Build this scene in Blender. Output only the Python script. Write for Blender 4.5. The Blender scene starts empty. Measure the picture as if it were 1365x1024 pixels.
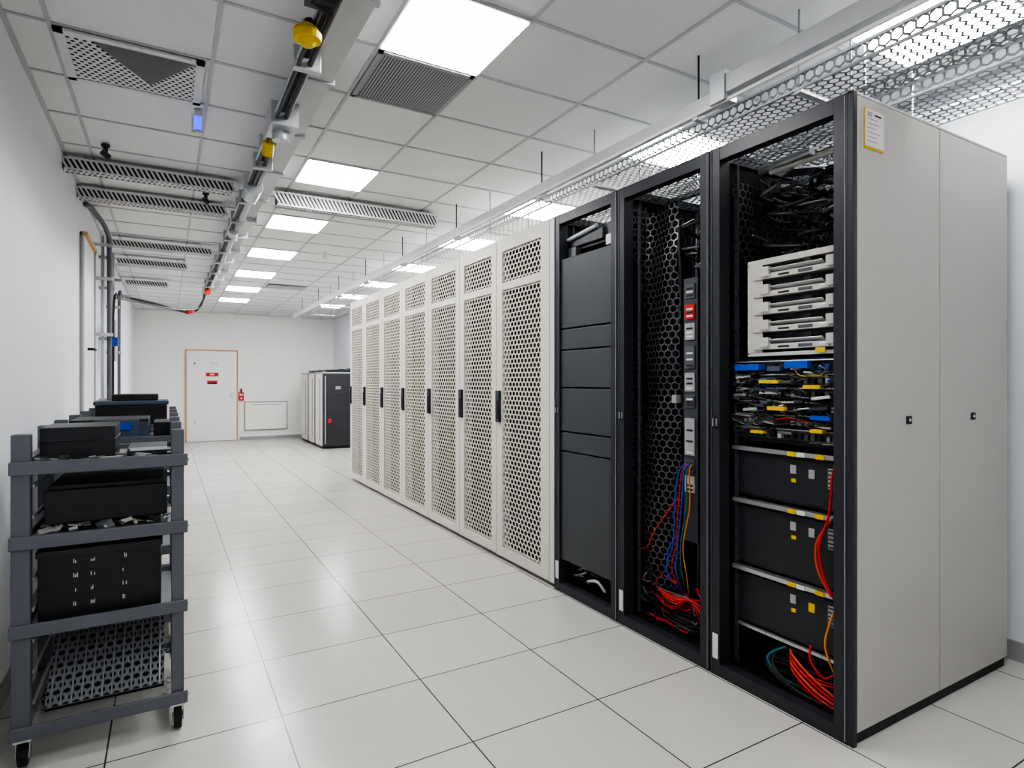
import bpy, math, random
from mathutils import Vector, Matrix
random.seed(7)
R = random.uniform
scn = bpy.context.scene
scn.view_settings.view_transform = 'AgX'
scn.view_settings.look = 'AgX - High Contrast'
scn.view_settings.exposure = 0.85

# ---------------------------------------------------------------- materials
def new_mat(name):
    m = bpy.data.materials.new(name); m.use_nodes = True
    nt = m.node_tree
    return m, nt, nt.nodes['Principled BSDF']

def mat(name, col, rough=0.5, metal=0.0, var=0.06, scale=8.0, bump=0.0, coat=0.0):
    m, nt, b = new_mat(name)
    N, L = nt.nodes, nt.links
    g = N.new('ShaderNodeNewGeometry')
    n = N.new('ShaderNodeTexNoise'); n.inputs['Scale'].default_value = scale; n.inputs['Detail'].default_value = 3
    L.new(g.outputs['Position'], n.inputs['Vector'])
    mx = N.new('ShaderNodeMix'); mx.data_type = 'RGBA'
    mx.inputs['A'].default_value = tuple(max(0, c*(1-var)) for c in col)+(1,)
    mx.inputs['B'].default_value = tuple(min(1, c*(1+var)) for c in col)+(1,)
    L.new(n.outputs['Fac'], mx.inputs['Factor'])
    L.new(mx.outputs['Result'], b.inputs['Base Color'])
    b.inputs['Roughness'].default_value = rough
    b.inputs['Metallic'].default_value = metal
    b.inputs['Coat Weight'].default_value = coat
    if bump > 0:
        n2 = N.new('ShaderNodeTexNoise'); n2.inputs['Scale'].default_value = 140
        L.new(g.outputs['Position'], n2.inputs['Vector'])
        bp = N.new('ShaderNodeBump'); bp.inputs['Strength'].default_value = bump; bp.inputs['Distance'].default_value = 0.002
        L.new(n2.outputs['Fac'], bp.inputs['Height']); L.new(bp.outputs['Normal'], b.inputs['Normal'])
    return m

def emis(name, col, s):
    m, nt, b = new_mat(name)
    b.inputs['Base Color'].default_value = col+(1,)
    b.inputs['Emission Color'].default_value = col+(1,)
    b.inputs['Emission Strength'].default_value = s
    return m

M = {}
M['wall'] = mat('painted_wall', (0.78,0.795,0.845), 0.6, var=0.02, scale=1.5, bump=0.08)
M['wallfar'] = mat('painted_wall_far', (0.86,0.86,0.83), 0.6, var=0.02, scale=1.5, bump=0.08)
M['ceil'] = mat('ceiling_tile', (0.76,0.76,0.755), 0.85, var=0.04, scale=60, bump=0.2)
M['tbar'] = mat('ceiling_tbar', (0.50,0.51,0.52), 0.5, var=0.02)
M['trimg'] = mat('trim_grey', (0.36,0.36,0.37), 0.5)
M['white'] = mat('cabinet_white', (0.70,0.68,0.615), 0.42, var=0.03, scale=3)
M['whitemesh'] = mat('cabinet_mesh_white', (0.74,0.71,0.62), 0.45, var=0.03)
M['side'] = mat('side_panel_grey', (0.46,0.446,0.41), 0.42, var=0.035, scale=2)
M['inner'] = mat('cabinet_inside_shade', (0.050,0.040,0.024), 0.8)  # dark backing sheet, shade behind the door mesh put into its colour
M['blk'] = mat('rack_black', (0.016,0.017,0.020), 0.42, var=0.1)
M['frame'] = mat('rack_frame_charcoal', (0.032,0.034,0.041), 0.4, var=0.1)
M['chr'] = mat('charcoal_panel', (0.062,0.066,0.074), 0.45, var=0.08)
M['srv'] = mat('server_face', (0.030,0.032,0.037), 0.4, var=0.2, scale=20)
M['dark'] = mat('interior_black', (0.007,0.007,0.008), 0.8)
M['wire'] = mat('mesh_wire', (0.14,0.145,0.155), 0.35, 0.6)
M['basket'] = mat('basket_wire_grey', (0.25,0.26,0.27), 0.4, 0.4)
M['wirel'] = mat('tray_wire_galvanised', (0.48,0.50,0.52), 0.35, 0.5)
M['steel'] = mat('steel', (0.62,0.63,0.64), 0.3, 0.8)
M['silver'] = mat('light_sheet_metal', (0.56,0.545,0.50), 0.35, 0.15)
M['galv'] = mat('tray_painted_grey', (0.50,0.51,0.52), 0.4, 0.2)
M['cart'] = mat('cart_slate', (0.14,0.147,0.165), 0.42, 0.2, var=0.08)
M['cartl'] = mat('cart_inner_grey', (0.34,0.35,0.37), 0.4, 0.2)
M['plastic'] = mat('black_plastic', (0.018,0.019,0.022), 0.38, var=0.2, bump=0.2)
M['rubber'] = mat('rubber', (0.012,0.012,0.012), 0.7)
M['red'] = mat('red', (0.60,0.02,0.025), 0.4)
M['orange'] = mat('orange', (0.68,0.07,0.02), 0.4)
M['amber'] = mat('amber', (0.75,0.25,0.03), 0.4)
M['yellow'] = mat('yellow', (0.72,0.48,0.01), 0.45)
M['blue'] = mat('blue', (0.02,0.08,0.50), 0.4)
M['teal'] = mat('teal', (0.02,0.16,0.20), 0.4)
M['bluelit'] = emis('blue_led', (0.01,0.04,0.9), 1.3)
M['label'] = mat('label_white', (0.68,0.68,0.68), 0.5)
M['ink'] = mat('ink_black', (0.02,0.02,0.02), 0.6)
M['oran'] = mat('door_frame_tan', (0.62,0.36,0.17), 0.5)
M['door'] = mat('door_white', (0.82,0.82,0.83), 0.45, var=0.02)
M['bluegrey'] = mat('blue_grey_plastic', (0.07,0.10,0.14), 0.4)
M['light'] = emis('led_panel', (1.0,1.0,0.995), 16.0)

# floor material
def floor_mat():
    m, nt, b = new_mat('raised_floor_tiles')
    N, L = nt.nodes, nt.links
    g = N.new('ShaderNodeNewGeometry'); s = N.new('ShaderNodeSeparateXYZ'); L.new(g.outputs['Position'], s.inputs[0])
    def mth(op, a, bb=None):
        n = N.new('ShaderNodeMath'); n.operation = op
        for i, v in enumerate((a, bb)):
            if v is None: continue
            if isinstance(v, (int, float)): n.inputs[i].default_value = v
            else: L.new(v, n.inputs[i])
        return n.outputs[0]
    masks = []; cells = []
    for ax, off, p in (('X', 0.385, 0.568), ('Y', 2.445, 0.52)):
        t = mth('DIVIDE', mth('SUBTRACT', s.outputs[ax], off - 20*p), p)
        fr = mth('FRACT', t); cells.append(mth('FLOOR', t))
        dist = mth('MINIMUM', fr, mth('SUBTRACT', 1.0, fr))
        masks.append(mth('LESS_THAN', mth('MULTIPLY', dist, p), 0.0028))
    line = mth('MAXIMUM', masks[0], masks[1])
    cb = N.new('ShaderNodeCombineXYZ'); L.new(cells[0], cb.inputs[0]); L.new(cells[1], cb.inputs[1])
    wn = N.new('ShaderNodeTexWhiteNoise'); L.new(cb.outputs[0], wn.inputs['Vector'])
    n1 = N.new('ShaderNodeTexNoise'); n1.inputs['Scale'].default_value = 9; n1.inputs['Detail'].default_value = 5
    L.new(g.outputs['Position'], n1.inputs['Vector'])
    n3 = N.new('ShaderNodeTexNoise'); n3.inputs['Scale'].default_value = 300; n3.inputs['Detail'].default_value = 2
    L.new(g.outputs['Position'], n3.inputs['Vector'])
    v = mth('ADD', mth('ADD', mth('MULTIPLY', wn.outputs['Value'], 0.4), mth('MULTIPLY', n1.outputs['Fac'], 0.3)), mth('MULTIPLY', n3.outputs['Fac'], 0.3))
    c = N.new('ShaderNodeMix'); c.data_type = 'RGBA'
    c.inputs['A'].default_value = (0.555,0.54,0.505,1); c.inputs['B'].default_value = (0.655,0.64,0.605,1)
    L.new(v, c.inputs['Factor'])
    d = N.new('ShaderNodeMix'); d.data_type = 'RGBA'; d.inputs['B'].default_value = (0.07,0.07,0.07,1)
    L.new(line, d.inputs['Factor']); L.new(c.outputs['Result'], d.inputs['A'])
    L.new(d.outputs['Result'], b.inputs['Base Color'])
    r = mth('ADD', mth('MULTIPLY', n1.outputs['Fac'], 0.14), 0.13)
    L.new(r, b.inputs['Roughness'])
    return m
M['floor'] = floor_mat()

# ---------------------------------------------------------------- builder
class B:
    def __init__(s, name, parent=None, bevel=0.0, smooth=False):
        s.name, s.parent, s.bevel, s.smooth = name, parent, bevel, smooth
        s.v, s.f, s.mi, s.mats = [], [], [], []
    def m(s, k):
        if k not in s.mats: s.mats.append(k)
        return s.mats.index(k)
    def add(s, vs, fs, k):
        o = len(s.v); i = s.m(k)
        s.v += [tuple(v) for v in vs]
        for f in fs: s.f.append(tuple(o+j for j in f)); s.mi.append(i)
    def box(s, x0, x1, y0, y1, z0, z1, k):
        vs = [(x,y,z) for x in (x0,x1) for y in (y0,y1) for z in (z0,z1)]
        s.add(vs, [(0,1,3,2),(4,6,7,5),(0,4,5,1),(2,3,7,6),(0,2,6,4),(1,5,7,3)], k)
    def rbox(s, c, dims, rot, k):
        mt = Matrix.Rotation(rot[2],3,'Z') @ Matrix.Rotation(rot[1],3,'Y') @ Matrix.Rotation(rot[0],3,'X')
        vs = [Vector(c)+mt@Vector((x*dims[0]/2,y*dims[1]/2,z*dims[2]/2)) for x in (-1,1) for y in (-1,1) for z in (-1,1)]
        s.add(vs, [(0,1,3,2),(4,6,7,5),(0,4,5,1),(2,3,7,6),(0,2,6,4),(1,5,7,3)], k)
    def cyl(s, a, b, r, k, n=12, r2=None):
        a, b = Vector(a), Vector(b); r2 = r if r2 is None else r2
        d = (b-a).normalized(); u = d.orthogonal().normalized(); w = d.cross(u)
        vs = []
        for p, rr in ((a,r),(b,r2)):
            for i in range(n):
                t = 2*math.pi*i/n; vs.append(p+u*rr*math.cos(t)+w*rr*math.sin(t))
        fs = [(i,(i+1)%n,n+(i+1)%n,n+i) for i in range(n)]+[tuple(range(n-1,-1,-1)),tuple(range(n,2*n))]
        s.add(vs, fs, k)
    def tube(s, pts, r, k, n=6, sub=6):
        P = [Vector(p) for p in pts]
        if len(P) > 2 and sub > 1:
            Q = []
            for i in range(len(P)-1):
                p0 = P[max(i-1,0)]; p1 = P[i]; p2 = P[i+1]; p3 = P[min(i+2,len(P)-1)]
                for j in range(sub):
                    t = j/sub
                    Q.append(0.5*((2*p1)+(p2-p0)*t+(2*p0-5*p1+4*p2-p3)*t*t+(3*p1-p0-3*p2+p3)*t**3))
            Q.append(P[-1]); P = Q
        vs = []; u = None
        for i, p in enumerate(P):
            d = (P[min(i+1,len(P)-1)]-P[max(i-1,0)])
            d = d.normalized() if d.length > 1e-9 else Vector((0,0,1))
            if u is None: u = d.orthogonal().normalized()
            else:
                u = u - d*u.dot(d)
                u = u.normalized() if u.length > 1e-6 else d.orthogonal().normalized()
            w = d.cross(u)
            for j in range(n):
                t = 2*math.pi*j/n; vs.append(p+u*r*math.cos(t)+w*r*math.sin(t))
        fs = [(i*n+j, i*n+(j+1)%n, (i+1)*n+(j+1)%n, (i+1)*n+j) for i in range(len(P)-1) for j in range(n)]
        fs += [tuple(range(n-1,-1,-1)), tuple(range((len(P)-1)*n, len(P)*n))]
        s.add(vs, fs, k)
    def hexmesh(s, o, u, v, W, H, pitch, inner, k, warp=None, depth=0.0, el=1.0):
        """honeycomb sheet: real openings. u,v unit vectors"""
        o, u, v = Vector(o), Vector(u), Vector(v); nrm = u.cross(v)
        r = pitch/math.sqrt(3); row = 1.5*r*el; vs = []; fs = []
        nrow = int(H/row)+2; ncol = int(W/pitch)+2
        cl = lambda a, lo, hi: max(lo, min(hi, a))
        def pt(a, b, dep=0.0):
            a = cl(a,0,W); b = cl(b,0,H)
            p = o+u*a+v*b
            if warp: p = p+nrm*warp(a,b)
            return p+nrm*dep
        for j in range(nrow):
            for i in range(ncol):
                cx = i*pitch+(pitch/2 if j%2 else 0); cy = j*row
                if cx > W+pitch/2 or cy > H+r*el: continue
                out = [(cx+r*math.sin(math.pi/3*q), cy+r*el*math.cos(math.pi/3*q)) for q in range(6)]
                inn = [(cx+inner*r*math.sin(math.pi/3*q), cy+inner*r*el*math.cos(math.pi/3*q)) for q in range(6)]
                b0 = len(vs)
                vs += [pt(*p) for p in out]+[pt(*p) for p in inn]
                fs += [(b0+q, b0+(q+1)%6, b0+6+(q+1)%6, b0+6+q) for q in range(6)]
                if depth:
                    vs += [pt(p[0],p[1],depth) for p in inn]
                    fs += [(b0+6+q, b0+6+(q+1)%6, b0+12+(q+1)%6, b0+12+q) for q in range(6)]
        s.add(vs, fs, k)
    def done(s):
        me = bpy.data.meshes.new(s.name); me.from_pydata(s.v, [], s.f); 
        for k in s.mats: me.materials.append(M[k])
        me.polygons.foreach_set('material_index', s.mi)
        if s.smooth: me.polygons.foreach_set('use_smooth', [True]*len(me.polygons))
        me.update()
        ob = bpy.data.objects.new(s.name, me); scn.collection.objects.link(ob)
        if s.parent: ob.parent = s.parent
        if s.bevel:
            md = ob.modifiers.new('bevel','BEVEL'); md.width = s.bevel; md.segments = 2; md.limit_method = 'ANGLE'
        return ob
def empty(name, loc=(0,0,0)):
    e = bpy.data.objects.new(name, None); scn.collection.objects.link(e); return e

# ---------------------------------------------------------------- room shell
XL, XR, YN, YS, ZC = -0.58, 3.42, 14.35, -2.5, 2.77
def shell(name, *a):
    b = B(name); b.box(*a); return b.done()
shell('floor', XL-0.1, XR+0.1, YS-0.1, YN+0.1, -0.1, 0, 'floor')
shell('ceiling', XL-0.1, XR+0.1, YS-0.1, YN+0.1, ZC, ZC+0.1, 'ceil')
shell('wall_left', XL-0.1, XL, YS, YN, 0, ZC, 'wall')
shell('wall_right', XR, XR+0.1, YS, YN, 0, ZC, 'wall')
shell('wall_far', XL, XR, YN, YN+0.1, 0, ZC, 'wallfar')
shell('wall_near', XL, XR, YS-0.1, YS, 0, ZC, 'wall')
shell('baseboard_left', XL, XL+0.012, YS, YN, 0, 0.08, 'trimg')
shell('baseboard_right', XR-0.014, XR, YS, YN, 0, 0.09, 'trimg')
b = B('baseboard_far'); b.box(XL+.012, 0.30, YN-0.012, YN, 0, 0.07, 'trimg'); b.box(1.38, XR-.014, YN-0.012, YN, 0, 0.07, 'trimg'); b.done()

# ceiling grid
xl = [-0.42, 0.18, 0.80, 1.285, 1.89, 2.52, 3.02]
b = B('trim_ceiling_grid')
for x in xl: b.box(x-0.008, x+0.008, YS, YN, ZC-0.006, ZC, 'tbar')
y = 0.05-5*0.5
while y < YN:
    b.box(XL, XR, y-0.008, y+0.008, ZC-0.0055, ZC, 'tbar'); y += 0.5
b.box(XL, XL+0.02, YS, YN, ZC-0.008, ZC, 'tbar'); b.box(XR-0.02, XR, YS, YN, ZC-0.008, ZC, 'tbar')
b.box(XL, XR, YN-0.02, YN, ZC-0.008, ZC, 'tbar')
b.done()
# lights
def light(x0, x1, y0, y1):
    e = B('ceiling_light_panel')
    z0, z1 = ZC-0.014, ZC-0.006
    e.box(x0+.012, x1-.012, y0+.012, y1-.012, z0-0.002, z1, 'light')
    for a in ((x0,x0+.012,y0,y1),(x1-.012,x1,y0,y1),(x0+.012,x1-.012,y0,y0+.012),(x0+.012,x1-.012,y1-.012,y1)):
        e.box(*a, z0+.002, z1+0.001, 'tbar')
    e.done()
for y0 in (-1.5, 0.05, 2.05, 4.05, 5.55, 7.05, 8.55, 10.05, 11.55): light(0.80, 1.285, y0, y0+0.5)  # first two panels are out of view, added to light the near end
for y0 in (1.0, 2.5, 4.05, 5.5, 7.05, 8.55, 10.05, 11.55): light(2.52, 3.02, y0, y0+0.48)

# square grille
b = B('return_air_grille')
x0,x1,y0,y1 = 0.81,1.275,2.56,3.04
b.box(x0,x1,y0,y1,ZC-0.007,ZC-0.0062,'ink')
for a in ((x0,x0+.02,y0,y1),(x1-.02,x1,y0,y1),(x0,x1,y0,y0+.02),(x0,x1,y1-.02,y1)): b.box(*a,ZC-0.016,ZC-0.0065,'trimg')
n=30
for i in range(n):
    x = x0+0.02+(x1-x0-0.04)*(i+0.5)/n
    b.rbox((x,(y0+y1)/2,ZC-0.013),(0.009,y1-y0-0.03,0.002),(0,0.5,0),'trimg')
b.done()
b = B('return_air_grille')
x0,x1,y0,y1 = 1.32,1.87,9.6,10.0
b.box(x0,x1,y0,y1,ZC-0.007,ZC-0.0062,'ink')
for i in range(20):
    x = x0+(x1-x0)*(i+0.5)/20
    b.rbox((x,(y0+y1)/2,ZC-0.013),(0.018,y1-y0,0.002),(0,0.5,0),'tbar')
b.done()
# perforated diffuser
b = B('perforated_air_diffuser')
x0,x1,y0,y1 = -0.41,0.15,3.06,3.54
b.box(x0,x1,y0,y1,ZC-0.008,ZC-0.0062,'trimg')
for a in ((x0,x0+.035,y0,y1),(x1-.035,x1,y0,y1),(x0,x1,y0,y0+.03),(x0,x1,y1-.03,y1)): b.box(*a,ZC-0.02,ZC-0.0065,'label')
b.box(x0+.03,x1-.03,y0+.03,y1-.03,ZC-.010,ZC-.0085,'ink')
b.hexmesh((x0+.03,y0+.03,ZC-0.016),(1,0,0),(0,1,0),x1-x0-.06,y1-y0-.06,0.030,0.52,'label')
xm = (x0+x1)/2
b.add([(x0+.12,y0+.025,ZC-.018),(x1-.03,y0+.025,ZC-.018),(xm+.06,y0+.26,ZC-.060)],[(0,2,1),(0,1,2)],'trimg')
b.done()

# ---------------------------------------------------------------- transverse perforated trays
def ptray(x0, x1, y, z0=2.655, z1=2.725, w=0.10):
    b = B('perforated_cable_tray')
    b.box(x0, x1, y+0.012, y+w, z0+0.012, z1-.004, 'frame')
    for zz in (z0, z1-.010): b.box(x0, x1, y, y+.006, zz, zz+.010, 'label')
    b.box(x0, x1, y+w-.004, y+w+.002, z0, z1, 'galv')
    n = int((x1-x0)/0.030)
    for i in range(n+1):
        x = x0+(x1-x0)*i/n
        b.rbox((x, y+.003, (z0+z1)/2), (0.013, 0.003, (z1-z0)*1.05), (0,-0.5,0), 'label')
        b.rbox((x, y+w/2, z0+.004), (0.014, w, 0.003), (0,0,0.3), 'label')
    b.box(x0,x1,y+w/2-.006,y+w/2+.006,z0,z0+.006,'label')
    for x in (x0+.1, x1-.1):
        b.cyl((x,y+w/2,z1-.01),(x,y+w/2,ZC-.002),0.005,'steel',8)
    b.done()
ptray(-0.57, 0.41, 4.72, 2.660,2.738); ptray(-0.57, 0.41, 5.40,2.660,2.738); ptray(0.72, 2.02, 4.78, 2.635, 2.738)
ptray(-0.50, 0.41, 7.15); ptray(-0.5, 0.2, 8.2); ptray(-0.5, 0.0, 9.9)

# ---------------------------------------------------------------- ceiling trunk conduit
DX = 0.032
tr = empty('overhead_cable_conduit')
b = B('channel', tr, bevel=0.003)
b.box(0.535,0.655,-2.3,4.9,2.66,2.74,'galv'); b.box(0.545,0.645,4.9,10.2,2.68,2.735,'galv')
for i in range(18):
    y = -2+i*0.68; b.box(0.525,0.665,y,y+0.03,2.65,ZC-.002,'tbar')
b.done()
b = B('pipes', tr, smooth=True)
b.tube([(0.455,-2.3,2.625),(0.455,10.2,2.625)],0.020,'frame',10)
b.tube([(0.425,-2.3,2.60),(0.425,10.0,2.60)],0.010,'wirel',8)
b.tube([(0.47,-2.3,2.585),(0.47,3.0,2.585),(0.475,6,2.59),(0.46,10.1,2.585)],0.012,'blk',8)
b.tube([(0.43,-2.3,2.58),(0.425,2.0,2.575),(0.43,4,2.58),(0.43,9.6,2.58)],0.008,'frame',8)
b.tube([(0.48,3.9,2.60),(0.48,10.1,2.60)],0.026,'galv',10)
b.done().location.x = DX
b = B('fittings', tr, bevel=0.004)
for y in [0.9,1.5,2.5,3.8,4.6,5.2,5.9,6.5,7.1,7.8,8.4,9.0,9.6]:
    b.box(0.405,0.515,y,y+0.035,2.560,2.655,'galv'); b.box(0.44,0.46,y+.005,y+.025,2.65,ZC-.002,'steel')
b.box(0.40,0.53,3.06,3.26,2.545,2.66,'wirel'); b.cyl((0.46,3.16,2.55),(0.46,3.16,2.50),0.042,'wirel',14)
b.cyl((0.44,3.42,2.585),(0.44,3.47,2.53),0.030,'yellow',12); b.box(.42,.47,3.4,3.46,2.57,2.63,'yellow')
b.cyl((0.46,4.20,2.57),(0.46,4.42,2.57),0.055,'wirel',14)
b.cyl((0.46,5.55,2.58),(0.46,5.7,2.58),0.042,'wirel',14)
b.box(0.42,0.50,9.3,9.5,2.53,2.64,'orange')
b.done().location.x = DX
b = B('yellow_lamp', tr, smooth=False, bevel=0.002)
b.cyl((0.43,2.22,2.60),(0.43,2.22,2.575),0.022,'ink',16)
b.cyl((0.425,2.22,2.575),(0.42,2.22,2.55),0.032,'yellow',20,0.050)
b.cyl((0.42,2.22,2.55),(0.42,2.22,2.525),0.050,'yellow',20,0.047)
b.cyl((0.42,2.22,2.525),(0.42,2.22,2.505),0.034,'yellow',20,0.020)
b.box(0.40,0.47,2.0,2.03,2.55,2.66,'ink'); b.box(0.38,0.43,1.98,2.08,2.56,2.62,'frame'); b.cyl((.40,2.04,2.57),(.47,2.06,2.55),.016,'ink',10)
b.done().location.x = DX-.015
b = B('drop_cables', tr, smooth=True)
b.tube([(0.49,10.1,2.585),(0.46,10.3,2.50),(0.38,10.4,2.38),(0.22,10.2,2.34),(-0.1,9.6,2.36),(-0.42,9.0,2.36),(-0.5,8.5,2.33)],0.016,'blk',8)
b.tube([(0.485,10.1,2.6),(0.42,10.3,2.42),(0.1,9.9,2.34),(-0.3,9.2,2.33),(-0.52,8.4,2.28)],0.012,'wire',8)
b.cyl((0.34,10.35,2.37),(0.26,10.24,2.34),0.032,'red',12)
b.done()

# left-wall riser pipes
rs = empty('wall_riser_conduit')
b = B('pipes', rs, smooth=True)
b.tube([(-.45,6.45,0.03),(-.45,6.45,1.5),(-.45,6.45,2.45),(-.46,6.3,2.62),(-.52,6.0,2.70),(-.56,5.8,2.71)],0.020,'cart',10)
b.tube([(-.50,6.45,0.03),(-.50,6.45,2.6)],0.014,'galv',10)
b.tube([(-.47,7.1,0.03),(-.47,7.1,2.3),(-.47,7.15,2.55)],0.016,'trimg',10)
b.tube([(-.46,7.9,0.03),(-.46,7.9,2.1),(-.44,8.0,2.25),(-.40,8.6,2.32)],0.016,'cart',10)
b.tube([(-.43,6.6,0.03),(-.43,6.6,1.9),(-.40,6.8,2.1),(-.45,7.5,2.17),(-.48,8.4,2.22)],0.010,'blk',8)
b.done()
b = B('brackets', rs, bevel=0.003)
for z in (0.5,1.1,1.7,2.2,2.5):
    b.box(XL,-0.42,6.41,6.44,z,z+.03,'steel'); b.box(XL,-0.45,7.06,7.08,z,z+.03,'trimg'); b.box(XL,-.44,7.87,7.89,z-.1,z-.07,'trimg')
b.box(-0.44,-0.39,6.52,6.58,1.62,1.70,'blue'); b.box(-0.49,-0.44,7.0,7.2,1.5,1.9,'trimg')
b.done()
b = B('left_doorway', bevel=0.003)  # doorway frame with a white door, on the left wall
b.box(XL+.002,-0.56,5.60,5.62,0,2.45,'trimg'); b.box(XL+.002,-0.53,5.60,6.35,2.42,2.45,'oran'); b.box(XL+.002,-0.55,5.62,6.31,0,2.42,'door')
b.box(XL+.002,-0.54,6.31,6.35,0,2.42,'trimg'); b.cyl((-.54,5.70,1.55),(-.50,5.70,1.55),.012,'ink',10); b.cyl((-.50,5.70,1.55),(-.50,5.85,1.55),.010,'ink',10)
b.done()
# sensors
def sensor(name, x, y, k='ink', z=ZC-.0065):
    b = B(name, smooth=False, bevel=0.002)
    b.cyl((x,y,z),(x,y,z-.015),0.024,k,16); b.cyl((x,y,z-.015),(x,y,z-.05),0.013,k,12); b.cyl((x-.015,y-.015,z-.05),(x+.015,y+.015,z-.07),0.019,k,12)
    b.done()
sensor('ceiling_sensor', -0.33, 4.45, 'frame'); sensor('ceiling_sensor', 0.26, 5.2, 'frame'); sensor('ceiling_sensor', 1.55, 6.9, 'steel')
b = B('blue_beacon_light', bevel=0.002)
b.box(0.125,0.165,3.62,3.66,ZC-.04,ZC-.006,'label'); b.cyl((0.145,3.64,ZC-.04),(0.145,3.64,ZC-.115),0.019,'bluelit',14)
b.box(0.112,0.122,3.63,3.65,ZC-.13,ZC-.03,'label'); b.cyl((0.145,3.64,ZC-.115),(0.145,3.64,ZC-.13),0.024,'label',14)
b.done()

# ---------------------------------------------------------------- far wall
b = B('door_1', bevel=0.004)
Yf = YN-.001
b.box(0.33,0.36,Yf-.05,Yf,0,1.97,'oran'); b.box(1.32,1.345,Yf-.05,Yf,0,1.97,'oran'); b.box(0.36,1.32,Yf-.05,Yf,1.945,1.97,'oran')
b.box(0.36,1.32,Yf-.03,Yf,0.01,1.945,'door')
b.box(1.20,1.26,Yf-.075,Yf-.03,0.93,1.05,'steel'); b.box(0.72,0.96,Yf-.036,Yf-.03,1.40,1.48,'red'); b.box(0.74,0.94,Yf-.036,Yf-.03,1.23,1.31,'red')
b.box(0.80,0.88,Yf-.04,Yf-.036,1.425,1.455,'label'); b.box(0.76,0.92,Yf-.04,Yf-.036,1.235,1.265,'ink')
b.box(0.80,0.95,Yf-.036,Yf-.03,1.66,1.70,'label')
b.box(0.50,0.52,Yf-.034,Yf-.03,1.65,1.70,'ink'); b.box(0.50,0.52,Yf-.034,Yf-.03,0.4,0.45,'trimg')
b.done()
b = B('fire_alarm_box', bevel=0.006)
b.box(1.36,1.46,Yf-.07,Yf,0.87,1.05,'red'); b.box(1.375,1.445,Yf-.075,Yf-.07,0.98,1.02,'label'); b.cyl((1.41,Yf-.035,1.05),(1.41,Yf-.035,1.13),0.018,'ink',10)
b.cyl((1.41,Yf-.07,.92),(1.41,Yf-.085,.92),0.02,'label',12)
b.done()
b = B('wall_access_panel', bevel=0.006)
b.box(1.47,2.38,Yf-.03,Yf,0.20,0.845,'trimg'); b.box(1.495,2.355,Yf-.04,Yf-.03,0.225,0.82,'wallfar')
b.box(1.60,2.25,Yf-.045,Yf-.04,0.765,0.78,'trimg')
b.done()

# low far cabinets
for i,(ya,yb) in enumerate(((11.6,12.25),(12.3,12.9),(12.95,13.65))):
    e = empty('low_equipment_cabinet')
    b = B('body', e, bevel=0.01)
    b.box(2.56,3.30,ya+.03,yb,0.05,1.44,'white' if i else 'white'); b.box(2.57,3.29,ya+.05,yb-.02,0.0,0.05,'ink')
    b.box(2.555,3.305,ya+.02,yb+.005,1.44,1.47,'trimg')
    b.done()
    b = B('front', e, bevel=0.004)
    b.box(2.56,3.30,ya,ya+.03,0.05,1.44,'frame')
    for k in range(4): b.box(2.62,3.24,ya-.008,ya,0.15+k*.32,0.42+k*.32,'srv')
    b.box(2.66,2.72,ya-.012,ya-.008,0.5,0.58,'red'); b.box(2.60,2.615,ya-.01,ya,0.1,1.4,'steel'); b.box(2.8,2.9,ya-.012,ya-.008,1.14,1.2,'trimg')
    b.box(2.545,2.562,ya+.2,ya+.22,0.15,1.35,'trimg')
    b.done()
    b = B('top_gear', e, bevel=0.004)
    b.box(2.65,3.05,ya+.1,ya+.4,1.47,1.52,'plastic'); b.box(3.08,3.2,ya+.12,ya+.3,1.47,1.55,'frame')
    b.done()

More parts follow.
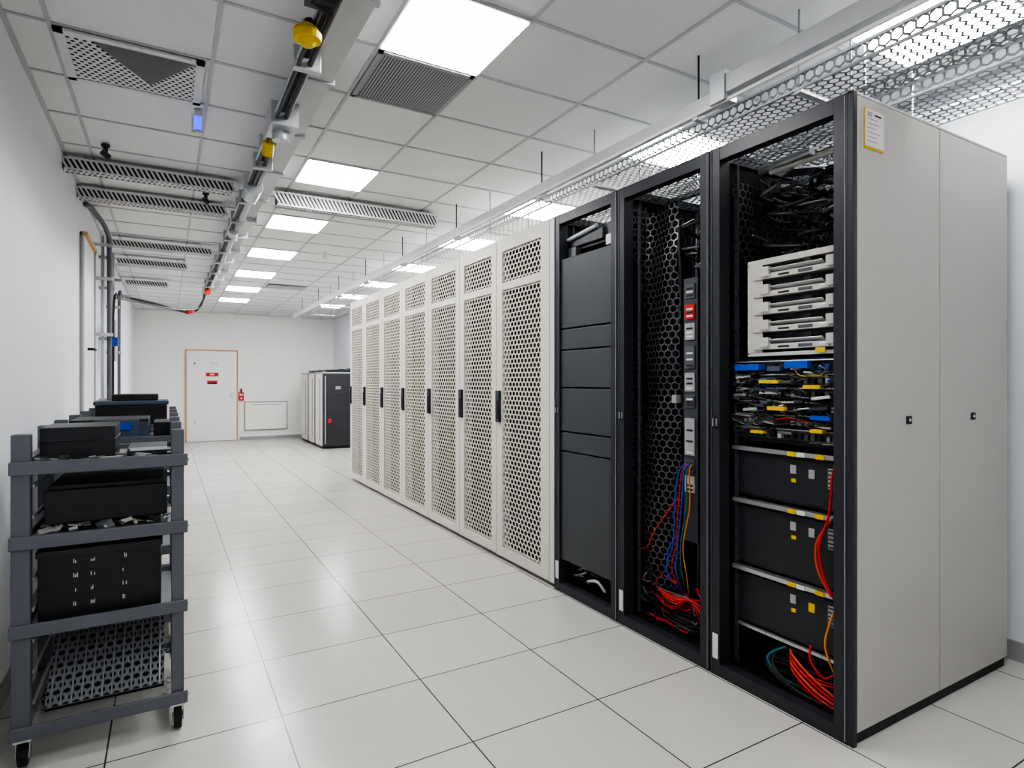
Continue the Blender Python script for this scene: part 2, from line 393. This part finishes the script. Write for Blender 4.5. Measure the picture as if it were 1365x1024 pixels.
# ---------------------------------------------------------------- rack row
XF, XB, ZT = 2.097, 3.316, 2.33
def rack_frame(e, y0, y1, post=0.055, left_panel=True):
    b = B('frame', e, bevel=0.004)
    g = 0.003
    b.box(XF,XF+.065,y0+g,y0+post,0.0,ZT,'frame'); b.box(XF,XF+.065,y1-post,y1-g,0.0,ZT,'frame')
    b.box(XB-.06,XB,y0+g,y0+post,0,ZT,'frame'); b.box(XB-.06,XB,y1-post,y1-g,0,ZT,'frame')
    b.box(XF+.001,XF+.05,y0+post,y1-post,ZT-.06,ZT-.001,'frame'); b.box(XF+.001,XF+.05,y0+post,y1-post,0.0,.055,'frame')
    b.box(XB-.05,XB,y0+post,y1-post,ZT-.06,ZT,'frame')
    for ya in (y0+g, y1-.035): b.box(XF+.06,XB-.06,ya,ya+.03,ZT-.05,ZT-.001,'frame')
    b.box(XF+.05,XB,y0+.01,y1-.01,0.02,.045,'blk')
    for xx in (2.45,2.8,3.1): b.box(xx,xx+.025,y0+.03,y1-.03,ZT-.03,ZT-.005,'wire')
    b.box(XF-.003,XF+.001,y0+.012,y0+.014,.01,ZT-.01,'trimg'); b.box(XF-.003,XF+.001,y1-.014,y1-.012,.01,ZT-.01,'wire')  # thin lighter strips paint a highlight along the post edges
    b.done()
    b = B('liner_panels', e)
    b.box(XB-.02,XB-.01,y0+.01,y1-.01,.05,ZT-.02,'dark')
    b.box(XF+.07,XB-.06,y1-.022,y1-.014,.05,ZT-.05,'dark')
    b.box(XF+.07,XB-.06,y0+.012,y0+.02,.05,ZT-.05,'dark')
    b.done()
    b = B('mesh_roof', e)
    b.hexmesh((XF+.05,y0+.02,ZT-.035),(1,0,0),(0,1,0),XB-XF-.1,y1-y0-.04,0.038,0.80,'basket')
    b.done()
    b = B('rail_holes', e)
    for ys in (y0+.062, y1-.078):
        b.box(XF+.09,XF+.10,ys,ys+.018,0.06,ZT-.07,'chr')
        for k in range(48): b.box(XF+.0885,XF+.0900,ys+.005,ys+.013,0.09+k*.0445,0.10+k*.0445,'wire' if k%3==0 else 'ink')
    b.done()
    b = B('latch_and_tag', e, bevel=0.002)
    b.box(XF-.008,XF,y1-.045,y1-.020,1.10,1.135,'steel'); b.box(XF-.012,XF-.008,y1-.04,y1-.03,1.09,1.15,'ink')
    b.box(XF-.004,XF,y1-.048,y1-.018,.075,.185,'label')
    b.done()

def wild_cables(b, cols, n, x, ylim, zlim, r=0.004, amp=0.05, dx=0.04):
    for i in range(n):
        y = R(*ylim); z = R(*zlim); pts = []
        for k in range(5):
            pts.append((x+R(-dx,dx), min(ylim[1],max(ylim[0],y)), min(zlim[1],max(zlim[0],z))))
            y += R(-amp,amp)*2; z += R(-amp,amp)*.6
        b.tube(pts, r, random.choice(cols), 5, 5)

def coil(b, c, ra, rb, n, r, k, jit=0.02, axis='z'):
    pts = []
    for i in range(n*10):
        t = i/10*2*math.pi; q = 1+R(-.08,.08)
        pts.append((c[0]+ra*q*math.cos(t), c[1]+rb*q*math.sin(t), c[2]+i/(n*10)*jit*2+R(-.2,.2)*jit))
    b.tube(pts, r, k, 6, 3)

# ---- rack 1
Y0,Y1,Y2,Y3 = 1.231,1.857,2.487,3.09
e = empty('server_rack'); rack_frame(e, Y0, Y1)
b = B('side_panels', e, bevel=0.004)
b.box(XF+.028,2.703,Y0-.016,Y0,.045,ZT-.012,'side'); b.box(2.709,XB,Y0-.016,Y0,.045,ZT-.012,'side')
b.box(XF,XF+.024,Y0-.018,Y0+.003,0.0,ZT+.002,'frame'); b.box(XF+.03,XB-.01,Y0-.008,Y0,.0,.045,'ink')
b.box(XF,XB,Y0-.016,Y0,ZT-.010,ZT,'side')
for x in (2.468, 2.985):
    b.box(x-.017,x+.017,Y0-.021,Y0-.015,1.135,1.165,'ink'); b.box(x-.006,x+.006,Y0-.024,Y0-.020,1.145,1.155,'steel')
b.done()
b = B('warning_label', e)
b.box(2.165,2.290,Y0-.019,Y0-.0162,2.14,2.285,'yellow'); b.box(2.169,2.286,Y0-.021,Y0-.019,2.148,2.281,'label')
for k in range(6): b.box(2.180,2.18+R(.05,.095),Y0-.0215,Y0-.021,2.165+k*.016,2.169+k*.016,'trimg')
b.box(2.18,2.21,Y0-.0215,Y0-.021,2.255,2.272,'trimg'); b.box(2.225,2.27,Y0-.0215,Y0-.021,2.262,2.268,'ink')
b.done()
# blade chassis
b = B('blade_chassis', e, bevel=0.002)
ya,yb,xf = 1.325,1.715,2.19
b.box(xf+.02,2.85,ya,yb,1.41,1.79,'blk')
b.box(xf-.01,2.8,ya-.005,yb+.005,1.79,1.815,'silver'); b.box(xf-.01,2.8,ya-.005,yb+.005,1.405,1.42,'silver')
b.box(xf-.01,2.6,yb-.004,yb+.006,1.41,1.80,'silver')
b.box(xf-.012,xf-.008,yb-.07,yb+.004,1.42,1.79,'silver')
for k in range(5):
    z = 1.432+k*.074
    b.box(xf-.02,xf+.04,ya,yb-.03,z,z+.022,'silver')
    b.rbox((xf-.015,(ya+yb)/2-.03,z+.033),(.03,.24,.003),(0,.5,0),'steel')
    b.box(xf-.024,xf-.019,ya+.02,ya+.06,z+.002,z+.016,'steel'); b.box(xf-.03,xf-.01,yb-.11,yb-.07,z+.01,z+.05,'silver')
    b.box(xf-.016,xf-.010,ya+.10,ya+.13,z+.04,z+.058,'ink'); b.box(xf-.022,xf-.0195,yb-.2,yb-.15,z+.006,z+.014,'ink')
    b.box(xf-.03,xf-.008,ya+.0,ya+.03,z+.01,z+.05,'silver'); b.box(xf-.0215,xf-.0195,yb-.30,yb-.24,z+.004,z+.018,'wire')
b.box(xf-.026,xf-.02,1.36,1.40,1.41,1.43,'yellow')
b.done()
# patch area
b = B('patch_panels', e, bevel=0.001)
b.box(2.21,2.8,1.31,1.79,1.04,1.395,'blk')
for k in range(6):
    z = 1.06+k*.056
    b.box(2.195,2.21,1.31,1.79,z,z+.04,'srv' if k%2 else 'chr')
    b.box(2.185,2.196,1.31,1.79,z+.04,z+.045,'steel')
    for j in range(16):
        y = 1.325+j*.029
        c = random.choice(['wire','ink','steel','wire','wire','ink','silver','ink'] + (['blue','blue'] if k>=5 else []))
        b.box(2.185-R(0,.01),2.197,y,y+R(.012,.022),z+.006,z+R(.018,.034),c)
for (y,z,w,h,c) in ((1.64,1.345,.12,.026,'blue'),(1.42,1.35,.10,.030,'blue'),(1.54,1.34,.06,.02,'bluegrey'),(1.52,1.18,.08,.016,'yellow'),(1.36,1.10,.05,.014,'yellow'),(1.33,1.15,.08,.016,'blue'),(1.55,1.29,.09,.014,'yellow'),(1.37,1.27,.07,.014,'yellow'),(1.62,1.08,.06,.012,'yellow')):
    b.box(2.145,2.175,y,y+w,z,z+h,c)
for i in range(44):
    y = R(1.33,1.76); z = R(1.06,1.34)
    b.rbox((R(2.150,2.182),y,z),(R(.01,.03),R(.03,.11),R(.002,.012)),(R(-.15,.15),R(-.3,.3),R(-.3,.3)),random.choice(['steel','wire','wire','ink','frame','chr']))
b.done()
b = B('patch_cables', e, smooth=True)
wild_cables(b,['ink','wire','ink','steel','wire','wire','blk'],75,2.172,(1.31,1.78),(1.06,1.36),.0025,.04,.02)
wild_cables(b,['blue','yellow','teal'],4,2.165,(1.31,1.76),(1.28,1.38),.0024,.05,.015)
wild_cables(b,['red'],1,2.165,(1.31,1.76),(1.06,1.25),.0024,.05,.015)
wild_cables(b,['ink','wire'],26,2.45,(1.32,1.80),(1.85,2.25),.008,.08,.15)
b.done()
# servers
b = B('servers', e, bevel=0.003)
for (za,zb) in ((0.245,0.47),(0.50,0.765),(0.80,0.995)):
    b.box(2.205,2.85,1.30,1.795,za,zb,'srv')
    b.box(2.175,2.21,1.295,1.80,zb+.003,zb+.020,'steel')
    b.box(2.195,2.206,1.31,1.785,za+.012,zb-.012,'srv')
    for y in (1.37,1.45,1.49): b.box(2.171,2.176,y,y+.035,zb+.002,zb+.020,'yellow' if y!=1.45 else 'label')
    b.box(2.190,2.195,1.34,1.365,zb-.11,zb-.03,'trimg')
    for q in range(5): b.box(2.188,2.190,1.342,1.363,zb-.105+q*.016,zb-.1+q*.016,'ink')
    b.box(2.190,2.195,1.50,1.525,zb-.07,zb-.035,'trimg'); b.box(2.19,2.195,1.50,1.52,zb-.105,zb-.09,'yellow')
    b.box(2.190,2.195,1.42,1.445,zb-.08,zb-.045,'yellow' if za<.3 else 'trimg')
b.box(2.19,2.21,1.30,1.80,.225,.238,'steel')
b.done()
b = B('interior_mesh', e)
wv = lambda a,bb: 0.012*math.sin(a*25)+0.015*math.sin(bb*9+a*8)
b.hexmesh((2.21,1.812,1.0),(1,0,0),(0,0,1),0.75,1.2,0.038,0.82,'wire',warp=lambda a,c:-abs(wv(a,c)))
b.hexmesh((2.55,1.30,1.85),(0,1,0),(0,0,1),0.5,0.42,0.036,0.82,'wire',warp=wv)
b.done()
b = B('upper_gear', e, bevel=0.003)
b.box(2.5,2.8,1.34,1.55,1.98,2.05,'chr'); b.box(2.48,2.5,1.36,1.42,1.99,2.03,'steel'); b.box(2.45,2.8,1.34,1.50,2.10,2.13,'wire')
b.box(2.48,2.5,1.38,1.44,2.115,2.125,'label'); b.box(2.3,2.8,1.33,1.75,1.83,1.845,'chr')
b.cyl((2.3,1.5,2.25),(2.3,1.75,2.24),0.02,'steel',12); b.cyl((2.35,1.4,2.24),(2.3,1.7,2.22),0.014,'silver',12)
for i in range(14): b.rbox((R(2.3,2.7),R(1.36,1.74),R(2.18,2.25)),(R(.05,.2),R(.02,.08),R(.003,.015)),(R(-.3,.3),R(-.3,.3),R(0,3)),random.choice(['steel','wire','silver','chr']))
b.done()
b = B('loose_cables', e, smooth=True)
b.tube([(2.17,1.31,1.03),(2.155,1.325,.94),(2.15,1.335,.8),(2.15,1.375,.67),(2.15,1.36,.57),(2.15,1.325,.50),(2.17,1.31,.45)],.0050,'red',8,8)
b.tube([(2.17,1.335,.78),(2.15,1.385,.68),(2.15,1.38,.58),(2.155,1.33,.49)],.0045,'orange',8,8)
b.tube([(2.17,1.32,.45),(2.15,1.335,.38),(2.15,1.35,.30),(2.16,1.33,.22),(2.2,1.32,.15)],.0045,'amber',8,8)
b.tube([(2.17,1.42,.27),(2.15,1.41,.22),(2.16,1.36,.17),(2.2,1.33,.2)],.0045,'red',8,8)
b.tube([(2.2,1.55,.21),(2.15,1.60,.16),(2.16,1.55,.10),(2.2,1.45,.07),(2.2,1.36,.08)],.004,'teal',8,8)
for q in range(4): coil(b,(2.30,1.43,.07+q*.022),.11,.10+R(0,.03),2,.0055,['red','blk','red','blk'][q],.012)
for q in range(5): coil(b,(2.36,1.60,.06+q*.025),.13,.13,2,.008,'blk',.015)
for q in range(4): b.tube([(2.16,1.31,.07+q*.014),(2.155,1.4,.09+q*.02),(2.17,1.5,.14+q*.02),(2.25,1.56,.17+q*.01)],.0050,['red','orange'][q%2],8,8)
for q in range(3): b.tube([(2.155,1.36+q*.02,.07),(2.15,1.48+q*.02,.08),(2.155,1.58+q*.015,.14),(2.2,1.56,.20),(2.2,1.42,.21-q*.01)],.006,'blk',8,8)
b.done()

# ---- rack 2
e = empty('server_rack'); rack_frame(e, Y1, Y2)
b = B('mesh_curtains', e)
b.hexmesh((2.23,2.17,.22),(0,1,0),(0,0,1),0.25,1.98,0.038,0.82,'wire',warp=lambda a,c:.02*math.sin(a*22+c*2)+.01*math.sin(c*14))
b.hexmesh((2.18,2.452,.2),(1,0,0),(0,0,1),0.8,2.05,0.038,0.82,'wire',warp=lambda a,c:-.012-.01*math.sin(a*20+c*5))
b.hexmesh((2.60,1.9,.3),(0,1,0),(0,0,1),0.54,1.9,0.04,0.82,'wire',warp=wv)
b.done()
b = B('cable_bundles', e, smooth=True)
for i in range(26):
    y = R(2.12,2.44); x = R(2.28,2.6); pts=[(x+R(-.02,.02), min(2.45,y+R(-.02,.02)), z) for z in (.12,.6,1.0,1.4,1.8,2.2)]
    b.tube(pts, R(.006,.013), random.choice(['blk','ink','wire','blk']), 6, 4)
wild_cables(b,['ink','wire','wire'],14,2.35,(1.92,2.2),(1.85,2.2),.008,.08,.08)
b.done()
b = B('power_strip', e, bevel=0.003)
b.box(2.20,2.26,2.02,2.10,.52,1.80,'chr'); b.box(2.195,2.20,2.015,2.105,.52,1.80,'chr')
for (za,zb,c) in ((1.70,1.77,'wire'),(1.60,1.67,'red'),(1.50,1.58,'trimg'),(1.36,1.47,'wire'),(1.25,1.34,'trimg'),(1.17,1.23,'wire'),(.94,1.12,'trimg'),(.86,.92,'wire'),(.76,.84,'silver')):
    b.box(2.188,2.195,2.03,2.092,za,zb,c)
    for q in range(3): b.box(2.186,2.188,2.04,2.08,za+.01+q*(zb-za-.02)/3,za+.014+q*(zb-za-.02)/3+.005,random.choice(['ink','ink','red','label','label']))
b.box(2.2,2.24,2.16,2.19,1.19,1.23,'trimg'); b.box(2.5,2.7,1.93,2.1,.9,2.1,'frame')
b.box(2.4,2.5,1.95,2.08,1.95,2.05,'chr'); b.box(2.39,2.4,1.97,2.05,1.97,2.0,'steel')
b.done()
b = B('loose_cables', e, smooth=True)
for (c,o) in (('blue',0),('red',.012),('teal',-.02),('amber',-.035),('blue',.03)):
    b.tube([(2.19,2.06+o/2,.90),(2.17,2.08+o,.86),(2.165,2.09+o*1.5,.7),(2.16,2.11+o,.5),(2.17,2.13+o*2,.35),(2.25,2.12,.2)],.0032,c,7,8)
b.tube([(2.17,2.12,.72),(2.165,2.26,.55),(2.17,2.33,.44),(2.2,2.42,.40)],.0032,'red',7,8)
b.tube([(2.17,2.12,.55),(2.165,2.18,.45),(2.18,2.2,.3)],.0032,'blue',7,8)
for q in range(5): b.tube([(2.17,1.93+q*.02,.22-q*.01),(2.165,2.03,.25),(2.17,2.15,.20+q*.012),(2.2,2.3,.24),(2.3,2.38,.26)],.0045,['red','red','orange','red','wire'][q],7,8)
wild_cables(b,['red','red','ink','wire','label'],16,2.20,(1.93,2.38),(.17,.30),.004,.07,.03)
for q in range(5): coil(b,(2.30,2.12,.06+q*.022),.10,.13,2,.009,'blk',.015)
wild_cables(b,['blk','ink','red','wire'],14,2.22,(1.95,2.4),(.07,.2),.006,.08,.03)
b.done()
# ---- rack 3
e = empty('server_rack'); rack_frame(e, Y2, Y3)
b = B('blanking_panels', e, bevel=0.004)
for (za,zb) in ((.20,.865),(.873,.985),(.993,1.255),(1.263,1.485),(1.493,1.615),(1.623,2.05)):
    b.box(XF+.012,XF+.04,Y2+.058,Y3-.058,za,zb,'chr')
b.box(XF+.08,2.7,Y2+.06,Y3-.06,2.10,2.2,'frame'); b.box(XF+.05,XF+.08,Y2+.07,Y2+.16,2.07,2.13,'silver')
b.box(XF+.06,XF+.08,Y2+.2,Y3-.1,2.12,2.19,'chr'); b.cyl((XF+.05,Y2+.24,2.2),(XF+.05,Y3-.08,2.17),.014,'wirel',10)
b.box(XF+.05,XF+.09,Y3-.16,Y3-.08,2.06,2.12,'wire')
b.done()
b = B('floor_cables', e, smooth=True)
wild_cables(b,['blk','ink','wire','steel','ink'],26,2.22,(2.56,3.02),(.07,.19),.007,.08,.04)
b.tube([(2.15,2.65,.1),(2.13,2.7,.15),(2.14,2.8,.12),(2.2,2.85,.08)],.010,'wirel',8,6)
b.done()

# ---- white perforated cabinets
yb = [3.09,3.85,4.49,5.18,5.88,6.57,7.25,7.89]
for i in range(7):
    ya, yc = yb[i]+.003, yb[i+1]-.003
    e = empty('perforated_server_cabinet')
    b = B('body', e, bevel=0.004)
    b.box(XF+.045,XB,ya,ya+.02,.03,ZT,'white'); b.box(XF+.045,XB,yc-.02,yc,.03,ZT,'white')
    b.box(XF+.045,XB,ya+.02,yc-.02,ZT-.02,ZT,'white'); b.box(XB-.02,XB,ya+.02,yc-.02,.03,ZT-.02,'white')
    b.box(XF+.10,XF+.12,ya+.02,yc-.02,.05,ZT-.02,'inner'); b.box(XF+.04,XB-.02,ya+.01,yc-.01,0,.035,'trimg')
    b.done()
    b = B('door_frame', e, bevel=0.004)
    mr = 0.155 if i == 0 else 0.075; ml = 0.085
    p0, p1 = ya+mr, yc-ml
    xf, xb = XF, XF+.04
    b.box(xf,xb,ya,p0,.03,ZT,'white'); b.box(xf,xb,p1,yc-.002,.03,ZT,'white')
    for (za,zb2) in ((.03,.10),(1.955,2.01),(2.235,ZT)): b.box(xf+.0005,xb,p0,p1,za,zb2,'white')
    if i == 0: b.box(xf-.002,xf+.0,ya+.05,ya+.054,.03,ZT-.002,'trimg')
    b.done()
    b = B('door_mesh', e)
    b.hexmesh((xf+.012,p0,.10),(0,1,0),(0,0,1),p1-p0,1.855,0.046,0.77,'whitemesh',depth=.003,el=0.82)
    b.hexmesh((xf+.012,p0,2.01),(0,1,0),(0,0,1),p1-p0,.225,0.046,0.77,'whitemesh',depth=.003,el=0.82)
    b.done()
    b = B('handle', e, bevel=0.004)
    b.box(xf-.022,xf,yc-.073,yc-.020,1.0,1.23,'frame'); b.box(xf-.027,xf-.02,yc-.062,yc-.032,1.02,1.16,'blk')
    b.done()

# ---------------------------------------------------------------- overhead baskets
def basket(x0, x1, y0, y1, z, name='wire_basket_tray', rail=False):
    e = empty(name)
    b = B('mesh', e)
    b.hexmesh((x0,y0,z),(1,0,0),(0,1,0),x1-x0,y1-y0,0.040,0.78,'basket')
    b.hexmesh((x0,y0,z),(0,1,0),(0,0,1),y1-y0,0.06,0.040,0.78,'basket')
    b.hexmesh((x1,y0,z),(0,1,0),(0,0,1),y1-y0,0.06,0.040,0.78,'basket')
    b.done()
    b = B('rails_and_hangers', e, bevel=0.002)
    for x in (x0,x1):
        b.box(x-.006,x+.006,y0,y1,z+.055,z+.067,'wirel'); b.box(x-.006,x+.006,y0,y1,z-.005,z+.005,'wirel')
    y = y0+.35
    while y < y1:
        b.box(x0-.008,x1+.02,y,y+.03,z-.02,z-.006,'galv')
        for x in (x0,x1+.012): b.cyl((x,y+.015,z-.01),(x,y+.015,ZC-.001),0.0045,'trimg',8)
        y += 1.3
    b.done()
    return e
basket(2.16,2.50,-0.2,11.5,2.455); basket(2.62,3.0,-0.2,8.0,2.455)
e = empty('cable_tray_rail')
b = B('rail', e, bevel=0.003)
b.box(2.04,2.10,-0.3,1.75,2.52,2.60,'galv'); b.box(2.055,2.10,1.75,11.8,2.50,2.56,'galv')
b.box(2.03,2.11,1.72,1.80,2.49,2.62,'wirel'); b.box(2.045,2.055,-.3,11.8,2.485,2.50,'label')
for i in range(9):
    y = .6+i*1.3; b.cyl((2.075,y,2.55),(2.075,y,ZC-.001),0.005,'ink',8); b.box(2.05,2.12,y-.015,y+.015,2.47,2.50,'galv')
b.done()

# ---------------------------------------------------------------- carts
def cart(yy, kind):
    e = empty('equipment_cart')
    x0,x1,y0,y1 = -0.45,0.055,yy,yy+.52
    b = B('frame', e, bevel=0.004)
    for (xa,xb2) in ((x0,x0+.052),(x1-.042,x1)):
        for (pa,pb) in ((y0,y0+.045),(y1-.045,y1)): b.box(xa,xb2,pa,pb,.10,1.12,'cart')
    for z in (.985,.735,.44,.10):
        h = .045
        b.box(x0-.004,x1+.012,y0-.012,y0-.0005,z,z+h,'cart'); b.box(x0+.05,x1-.04,y1-.03,y1,z,z+h,'cart')
        for (xa,xb2) in ((x0+.004,x0+.04),(x1-.034,x1-.004)): b.box(xa,xb2,y0+.045,y1-.045,z,z+h,'cart')
        if z > .2: b.box(x0+.04,x1-.034,y0-.001,y1-.03,z+.008,z+.026,'cartl')
        b.cyl((x1+.004,y0+.02,z+.022),(x1+.018,y0+.02,z+.022),.009,'steel',8)
    for k in range(8): b.box(x0+.052,x0+.06,y0+.02,y1-.02,.2+k*.105,.215+k*.105,'cartl')
    b.done()
    b = B('casters', e, bevel=0.002)
    for x in (x0+.03, x1-.02):
        for y in (y0+.03, y1-.04):
            b.box(x-.025,x+.025,y-.03,y+.03,.088,.10,'steel')
            b.box(x-.020,x-.016,y-.02,y+.02,.03,.09,'steel'); b.box(x+.016,x+.020,y-.02,y+.02,.03,.09,'steel')
            b.cyl((x-.013,y,.038),(x+.013,y,.038),.038,'rubber',20); b.cyl((x-.0155,y,.038),(x+.0155,y,.038),.018,'steel',14)
    b.done()
    b = B('mesh_shelf', e)
    b.hexmesh((x0+.05,y0,.125),(1,0,0),(0,1,0),x1-x0-.09,y1-y0-.03,.03,.8,'wirel')
    b.done()
    b = B('load', e, bevel=0.006)
    if kind == 0:
        b.box(-.385,-.165,2.62,2.90,1.012,1.135,'plastic'); b.box(-.387,-.163,2.615,2.902,1.085,1.09,'srv')
        b.box(-.13,.0,2.66,2.92,1.012,1.045,'wire'); b.box(-.12,.0,2.60,2.64,1.04,1.05,'steel')
        b.box(-.37,.0,2.60,3.0,.80,.915,'plastic'); b.box(-.36,-.01,2.62,2.98,.915,.93,'srv')
        b.box(-.38,.005,2.56,3.0,.762,.775,'wire')
        b.box(-.385,-.02,2.58,2.98,.466,.70,'plastic'); b.box(-.39,-.015,2.575,2.99,.69,.712,'srv')
    elif kind == 1:
        b.box(-.40,-.08,yy+.05,yy+.4,1.012,1.10,'bluegrey'); b.box(-.30,-.12,yy+.03,yy+.05,1.02,1.11,'bluegrey'); b.box(-.06,.04,yy+.1,yy+.4,1.012,1.09,'plastic')
        b.box(-.36,-.02,yy+.05,yy+.45,.762,.90,'plastic'); b.box(-.36,-.04,yy+.05,yy+.45,.466,.66,'chr')
        b.box(-.27,-.15,yy+.024,yy+.03,1.06,1.095,'blue'); b.box(-.40,-.08,yy+.05,yy+.4,1.10,1.112,'blk')
    else:
        b.box(-.38,.0,yy+.05,yy+.42,1.012,1.15,'plastic'); b.box(-.39,.01,yy+.045,yy+.43,1.15,1.175,'bluegrey')
        b.box(-.30,-.05,yy+.1,yy+.4,1.175,1.215,'plastic')
        b.box(-.36,-.02,yy+.05,yy+.45,.762,.92,'chr'); b.box(-.36,-.04,yy+.05,yy+.45,.466,.66,'plastic')
    b.done()
    if kind == 0:
        b = B('small_parts', e, bevel=0.0008)
        for i in range(46):
            x = R(-.38,.0); y = R(2.57,2.72)
            b.rbox((x,y,R(.776,.796)),(R(.01,.06),R(.01,.04),R(.003,.015)),(R(-.4,.4),R(-.3,.3),R(0,3)),random.choice(['steel','silver','wire','ink','label']))
        for i in range(40):
            x = R(-.38,.02); y = R(2.56,2.66)
            b.rbox((x,y,R(1.014,1.035)),(R(.02,.08),R(.01,.05),R(.003,.01)),(R(-.2,.2),R(-.2,.2),R(0,3)),random.choice(['steel','silver','wire','ink','steel','frame']))
        for r_ in range(4):
            for c_ in (-.285,-.235,-.14):
                for t in range(3):
                    if random.random()<.8: b.box(c_+t*.005,c_+t*.005+.003,2.5785,2.58,.51+r_*.05,.51+r_*.05+R(.008,.018),'label')
        b.done()
        b = B('vented_tray', e)
        t = .62; u = Vector((1,0,0)); v = Vector((0,math.cos(t),math.sin(t)))
        b.hexmesh((-.37,2.60,.16),u,v,.36,.42,.03,.62,'cartl',depth=.006)
        o = Vector((-.37,2.60,.155)); nn = Vector((0,math.sin(t),-math.cos(t)))*.008
        b.add([o+nn,o+u*.36+nn,o+u*.36+v*.42+nn,o+v*.42+nn],[(0,1,2,3)],'blk')
        for k in range(12):
            c = Vector((-.355+k*.030,2.60,.16))
            b.tube([c-nn*.5, c+v*.42-nn*.5], .0035, 'wirel', 5, 1)
        b.done()
    return e
cart(2.54,0); cart(3.42,1); cart(4.35,2)

# ---------------------------------------------------------------- camera + world
cd = bpy.data.cameras.new('camera'); cam = bpy.data.objects.new('camera', cd); scn.collection.objects.link(cam)
cd.sensor_width = 36; cd.lens = 793/1365*36; cd.shift_y = -4/1365
cam.location = (0,0,1.3); cam.rotation_euler = (math.pi/2,0,-math.radians(30.1)); cd.clip_start = .02
scn.camera = cam
w = bpy.data.worlds.new('world'); scn.world = w; w.use_nodes = True
w.node_tree.nodes['Background'].inputs[0].default_value = (.8,.85,.9,1); w.node_tree.nodes['Background'].inputs[1].default_value = .3
